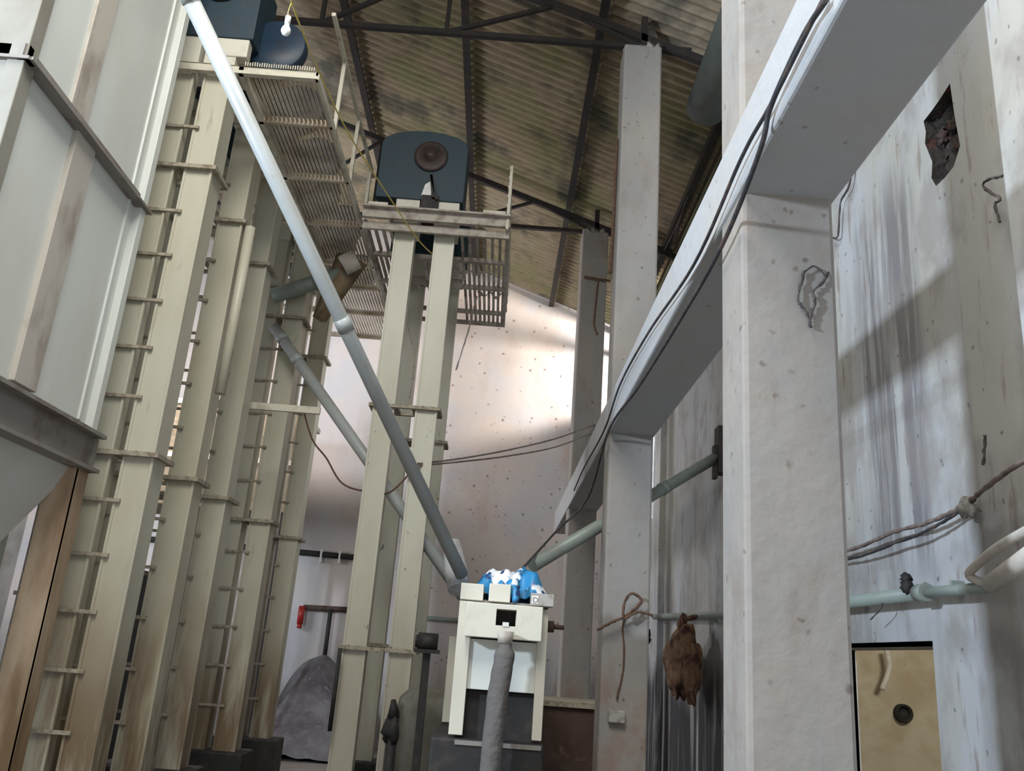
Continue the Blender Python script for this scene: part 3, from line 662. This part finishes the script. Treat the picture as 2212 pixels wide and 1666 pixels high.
# blue container in left background
tag(MB().box(-5.75, -5.35, 12.0, 12.4, .30, .85).build('blue_box', 'bluebox', bevel=.02), 'blue plastic box standing on a dark stand behind the bin legs', 'box')
tag(MB().box(-5.9, -5.2, 11.95, 12.5, FL, .30).build('dark_cabinet', 'black', bevel=.02), 'dark cabinet under the blue box in the left background', 'cabinet')
ss = MB()
for k in range(5):
    ss = MB().blob((-5.5+.06*(k%2), 12.9, 1.0+.36*k), .28, (1, .7, .62), amp=.25, seed=k+2)
    tag(ss.build('white_sack', 'white', sub=1), ['lowest', 'second lowest', 'middle', 'second highest', 'highest'][k]+' white sack of the stack seen left of the first elevator', 'sack', 'stacked white sacks')
tag(MB().box(-5.95, -5.1, 12.6, 13.2, FL, .80).build('sack_pallet_stand', 'black'), 'tall dark stand carrying the white sacks', 'stand')

sb = thing('storage_bin', 'brown raised storage bin far behind the left elevator legs', 'storage bin', (-4.8, 14.3, FL))
MB().box(-6.3, -3.38, 13.6, 15.0, 1.9, 3.6).build('bin_body', 'brownfall', sb)
MB().box(-6.35, -3.33, 13.55, 15.05, 3.55, 3.63).build('rim', 'frame', sb)
MB().box(-6.35, -3.33, 13.55, 13.6, 2.65, 2.73).build('band', 'frame', sb)
for x in (-6.25, -4.8, -3.46):
    for y in (13.65, 14.9): MB().box(x-.04, x+.04, y-.04, y+.04, FL, 1.9).build('leg', 'steel', sb)
# ================================================================ CENTRAL MACHINE
mc = thing('grain_cleaner', 'cream boxy grain cleaning machine in the middle with a square dark hole', 'machine', (.08, 7.0, FL))
xa, xb = -.24, .42; ya, yb = 6.5, 7.8
MB().box(xa, xa+.10, ya, ya+.07, -.56, .36).build('frame_post', 'cream_head', mc, bevel=.004)
MB().box(xb-.07, xb, ya, ya+.07, -.56, .34).build('frame_post', 'cream_head', mc, bevel=.004)
MB().box(xa-.10, xa-.0, yb-.25, yb-.18, -.56, .12).build('frame_post', 'cream_head', mc, bevel=.004)
MB().box(xb-.07, xb, yb-.1, yb, -.56, .34).build('frame_post', 'cream_head', mc, bevel=.004)
MB().box(xa+.02, xb-.02, ya+.03, yb-.12, -.25, .10).build('lower_casing', 'pale', mc, bevel=.005)
hb = MB().box(xa+.06, xb-.05, ya-.14, yb-.1, .11, .35).build('feed_box', 'cream_head', mc, bevel=.006)
boolean_cut(hb, [MB().box(.035, .18, ya-.3, ya+.2, .20, .315).build('cutter', 'black')])
MB().box(.04, .175, ya+.10, ya+.12, .19, .32).build('box_inside', 'black', mc)
MB().box(.085, .13, ya-.15, ya-.12, .195, .225).build('latch', 'pale', mc)
MB().box(xa+.0, xa+.17, ya+.0, ya+.35, .37, .49).build('top_box', 'cream_head', mc, bevel=.006)
MB().box(xa+.21, xa+.37, ya-.02, ya+.35, .37, .50).build('top_box', 'cream_head', mc, bevel=.006)
MB().box(xa, xb, ya+.02, yb, .35, .375).build('top_plate', 'bin_dark', mc)
sw = MB().box(.28, .45, ya-.06, ya+.06, .36, .45).build('switch_box', 'switch', mc, bevel=.004)
MB().box(.29, .335, ya-.066, ya-.06, .375, .43).build('label_plate', 'white', sw)
fc = bpy.data.curves.new('letter', 'FONT'); fc.body = 'D'; fc.size = .055; fc.extrude = .0015
fo = bpy.data.objects.new('letter', fc); COL.objects.link(fo); bpy.context.view_layer.update()
lm = bpy.data.meshes.new_from_object(fo.evaluated_get(bpy.context.evaluated_depsgraph_get())); bpy.data.objects.remove(fo, do_unlink=True)
for v in lm.vertices: v.co = Vector((v.co.x+.292, -v.co.z+ya-.069, v.co.y+.383)) - Vector(sw['_base'])
lm.materials.append(M['bin_dark']); lo = bpy.data.objects.new('letter_mark', lm); COL.objects.link(lo); lo.parent = sw
MB().box(xa+.04, xb-.06, ya+.10, yb-.2, -.60, -.26).build('shaker_box', 'black', mc)
MB().box(xa-.12, xb+.02, ya-.02, yb, FL, -.58).build('machine_base', 'black', mc, bevel=.02)
for z in (-.62,): MB().box(xa+.05, xb, ya-.03, ya, z, z+.03).build('cross_rail', 'bin_dark', mc)
fun = MB().tube([(.11, ya-.22, .16), (.11, ya-.22, .08)], [.06, .05], 16); fun.build('outlet_neck', 'bin_rib', mc)
sl = MB().tube(smoothpath([(.115, ya-.22, .09), (.11, ya-.23, -.05), (.085, ya-.24, -.3), (.07, ya-.24, -.8), (.06, ya-.24, -1.4), (.06, ya-.24, FL+.01)], 5), [.045]*3+[.07]*3+[.072]*20, 18, jit=.05)
sl.build('cloth_sleeve', 'sleeve', mc)
# motor arm on the right
MB().tube([(.41, ya+.5, .24), (.50, ya+.5, .24)], .045, 14).tube([(.50, ya+.5, .24), (.58, ya+.5, .24)], .018, 8).build('drive_motor', 'rusty', mc)
# plastic chute sleeve joining the left pipes
tag(MB().tube([at(975,1170,Y=7.3), at(985,1235,Y=7.25), at(990,1275,Y=7.15)], [.07, .10, .085], 18, jit=.06).build('chute_sleeve', 'chute'), 'dusty translucent-looking grey sleeve joining the two left pipes at the machine', 'sleeve')
# blue and white sack
sk = MB(); g = 34
for i in range(g+1):
    for j in range(g+1):
        u = i/g; v = j/g; e = min(1, 5*min(u, 1-u))*min(1, 5*min(v, 1-v))
        z = .50+.11*e+.10*noise.noise(Vector((u*4, v*4, 5)))*e+.035*noise.noise(Vector((u*13, v*13, 7)))-.08*(1-e)
        sk.v.append(Vector((-.17+.62*u+.04*noise.noise(Vector((v*4, 3, 1))), 6.62+.62*v+.05*noise.noise(Vector((u*4, 1, 8))), z)))
for i in range(g):
    for j in range(g):
        a = i*(g+1)+j; sk.smooth.add(len(sk.f)); sk.f.append((a, a+g+1, a+g+2, a+1))
sk.tube(smoothpath([(.14, 6.6, .52), (.16, 6.55, .46), (.17, 6.5, .38)], 4), [.05, .05, .045, .045, .04, .04, .035, .03, .02], 10, jit=.2)
so = sk.build('plastic_sack', 'sack'); so.modifiers.new('solid', 'SOLIDIFY').thickness = .004
tag(so, 'crumpled blue and white plastic sack lying on top of the machine', 'sack')
# tank on the left of machine, rusty bin on the right
tk = MB().lathe((-.38, 8.38, FL), [(.42, 0), (.42, 1.22), (.40, 1.32), (.33, 1.39), (.15, 1.42), (.0, 1.42)], 40)
tag(tk.build('round_tank', 'tank'), 'olive grey round-shouldered tank standing left behind the machine', 'tank')
em = thing('electric_motor', 'small dark motor on a post between tank and machine', 'motor', (-.5, 7.3, FL))
MB().tube([(-.58, 7.3, .06), (-.42, 7.3, .06)], .07, 18).tube([(-.60, 7.3, .06), (-.58, 7.3, .06)], .05, 18).build('motor_body', 'black', em)
MB().box(-.53, -.47, 7.27, 7.33, FL, .0).build('post', 'black', em)
MB().box(-.60, -.40, 7.22, 7.38, -.03, .0).build('mounting_plate', 'black', em)
rt = thing('rusty_bin', 'rusty brown sheet steel bin standing right of the machine', 'bin', (.8, 8.3, FL))
MB().hexa([(.6,8.55,FL),(1.35,8.55,FL),(1.35,9.2,FL),(.6,9.2,FL)], [(.52,8.5,-.42),(1.35,8.5,-.42),(1.35,9.3,-.42),(.52,9.3,-.42)]).build('body', 'rusty', rt)
MB().box(.48, 1.4, 8.46, 9.34, -.42, -.37).build('rim', 'flange', rt)
tag(MB().tube([(-.80, 8.2, FL), (-.80, 8.2, -.75)], .05, 10).blob((-.80, 8.2, -.70), .10, (.8, .8, 1.3), amp=.3, seed=9).tube([(-.8,8.2,-.6), (-.82,8.2,-.45)], [.06, .02], 8).build('black_lever', 'black'), 'black lever knob in front of the right central elevator leg', 'lever')
# thing: dark post left of central left leg
tag(MB().tube([at(712,1580,Y=8.35), at(735,1400,Y=8.35)], .02, 8).build('black_rod', 'black'), 'thin black rod beside the left central leg near the bottom', 'rod')

# ================================================================ RIGHT WALL CLUTTER
rg = MB()
c = at(1475,1420,X=2.18)
for k, (dy, dz, rr, sc) in enumerate([(0, .05, .27, (.5, 1.1, .9)), (-.35, -.12, .22, (.5, 1, 1.2)), (.35, -.02, .24, (.5, 1.3, .8)), (.1, -.22, .24, (.5, 1.2, .9)), (.75, .02, .16, (.5, 1.4, .8)), (0, .32, .10, (.6, .9, 1.5)), (-.5, -.3, .12, (.5, .8, 1.6)), (-.15, .18, .16, (.6, 1.2, 1))]):
    rg.blob(c+Vector((.02*math.sin(k*2), dy, dz)), rr, sc, amp=.30, f=2.6, seed=k*3+1, n=26)
rg.tube([c+Vector((0, .1, .4)), Vector((XW-.1, c.y+.1, .60))], .035, 8)
tag(rg.build('brown_rag_bundle', 'rag', sub=1), 'bundle of brown rags hanging from the wall pipe between two columns', 'rag bundle')
tag(MB().blob(at(1385,1370,X=2.1)+Vector((.2,1.0,0)), .16, (.6, 1, 1), amp=.4, seed=2).build('black_cloth', 'black'), 'black cloth lump hanging left of the brown rags', 'cloth')
rp = [at(1290,1362,Y=7.72), at(1320,1345,Y=7.70), at(1352,1330,Y=7.70), at(1385,1300,Y=7.7), at(1366,1282,Y=7.68), at(1350,1300,Y=7.68), at(1348,1335,Y=7.69), at(1378,1322,Y=7.7), at(1410,1330,Y=7.72)]
cable('brown_rope', rp, .012, 'rope', 'brown rope looped round the middle column at low height', 'rope', jit=.3)
cable('brown_rope', [at(1348,1335,Y=7.78), at(1345,1360,Y=7.80), at(1348,1400,Y=7.80), at(1346,1450,Y=7.80), at(1332,1510,Y=7.78)], .009, 'rope', 'thin brown rope end hanging straight down the middle column', 'rope', jit=.3)
tag(MB().box(1.06, 1.20, 7.74, 7.80, -.48, -.38).build('socket_box', 'switch', bevel=.008), 'small dusty socket box on the front of the middle column', 'socket')
cable('rusty_rod', [at(1333,300,Y=7.95), at(1326,450,Y=8.0), at(1318,590,Y=8.05)], .016, 'rope', 'rusty brown rod running down left of the tall bright column', 'rod')
# column C patch
cable('rusty_strap', [at(1262,598,Y=12.16), at(1290,603,Y=12.16), at(1318,607,Y=12.16)], .02, 'rope', 'rusty strap across the far column near its top', 'strap')
cable('rusty_strap', [at(1292,605,Y=12.16), at(1287,650,Y=12.16), at(1283,700,Y=12.16), at(1290,722,Y=12.16)], .016, 'rope', 'rusty vertical streak rod below the strap on the far column', 'strap')
# dark cobwebs hanging on near column & wall
def webstr(pts, X, lab, r=.007): cable('cobweb', [at(*p, X=X) if X else at(*p, Y=3.37) for p in pts], r, 'darkweb', lab, 'cobweb', jit=.6, n=5, seg=5)
def weby(pts, lab, r=.006): cable('cobweb', [at(*p, Y=3.385) for p in pts], r, 'darkweb', lab, 'cobweb', jit=.6, n=5, seg=5)
weby([(1738,585),(1730,615),(1724,645),(1732,662),(1745,680),(1752,708)], 'left strand of the dark forked cobweb on the upper front of the near column')
weby([(1790,588),(1775,612),(1757,630),(1760,655),(1750,690),(1752,708)], 'right strand of the dark forked cobweb on the upper front of the near column')
weby([(1735,590),(1760,575),(1785,600)], 'short dark cobweb wisp above the forked one on the near column', .004)
webstr([(1842,330),(1835,400),(1815,440),(1810,510),(1795,512)], 2.46, 'dark cobweb string hanging from the right wall under the beam')
webstr([(2165,380),(2130,390),(2125,405),(2160,430),(2150,440),(2160,480)], 2.4, 'dark cobweb on the right pilaster below the wall hole')
webstr([(1880,1340),(1905,1310),(1905,1280)], 2.38, 'short dark cobweb under the right wall pipe, left', .004)
webstr([(2128,940),(2126,975),(2124,1005)], 2.38, 'short dark soot mark hanging above the junction box', .008)
cable('cobweb', [at(1435,540,X=2.3), at(1470,470,X=2.33), at(1500,385,X=2.36), at(1480,440,X=2.33), at(1455,520,X=2.3)], .01, 'darkweb', 'black cobweb strands hanging from the eave purlin', 'cobweb', jit=.6)
for k, (p0, p1, p2, Y, lab) in enumerate([((1030,640),(1010,720),(985,800),9.7,'thin cobweb thread hanging right of the central legs'),
        ((880,700),(895,770),(885,860),9.0,'cobweb strand hanging between the two central elevators'),
        ((640,730),(630,760),(640,800),9.2,'dark cobweb tuft hanging by the fourth left elevator')]):
    pp = [at(*p, Y=Y) for p in (p0, p1, p2)]
    cable('cobweb', pp, .008, 'web', lab, 'cobweb', jit=.7, n=8, seg=5)
# side room details
tag(MB().lathe((at(1960,1543,Y=7.5).x, 7.56, at(1960,1543,Y=7.5).z), [(.075, .04), (.075, -.01), (.06, -.02), (.055, .02), (0, .02)], 24, 'Y').build('vent_pipe', 'black'), 'dark round vent on the yellow wall of the side room', 'vent')
tag(MB().tube(smoothpath([at(1915,1405,Y=7.5), at(1920,1445,Y=7.5), at(1905,1490,Y=7.5)], 6), .022, 12).build('side_room_tube', 'white'), 'short bent white tube on the yellow wall seen through the doorway', 'tube')
for o in list(bpy.data.objects):
    if '_base' in o: del o['_base']
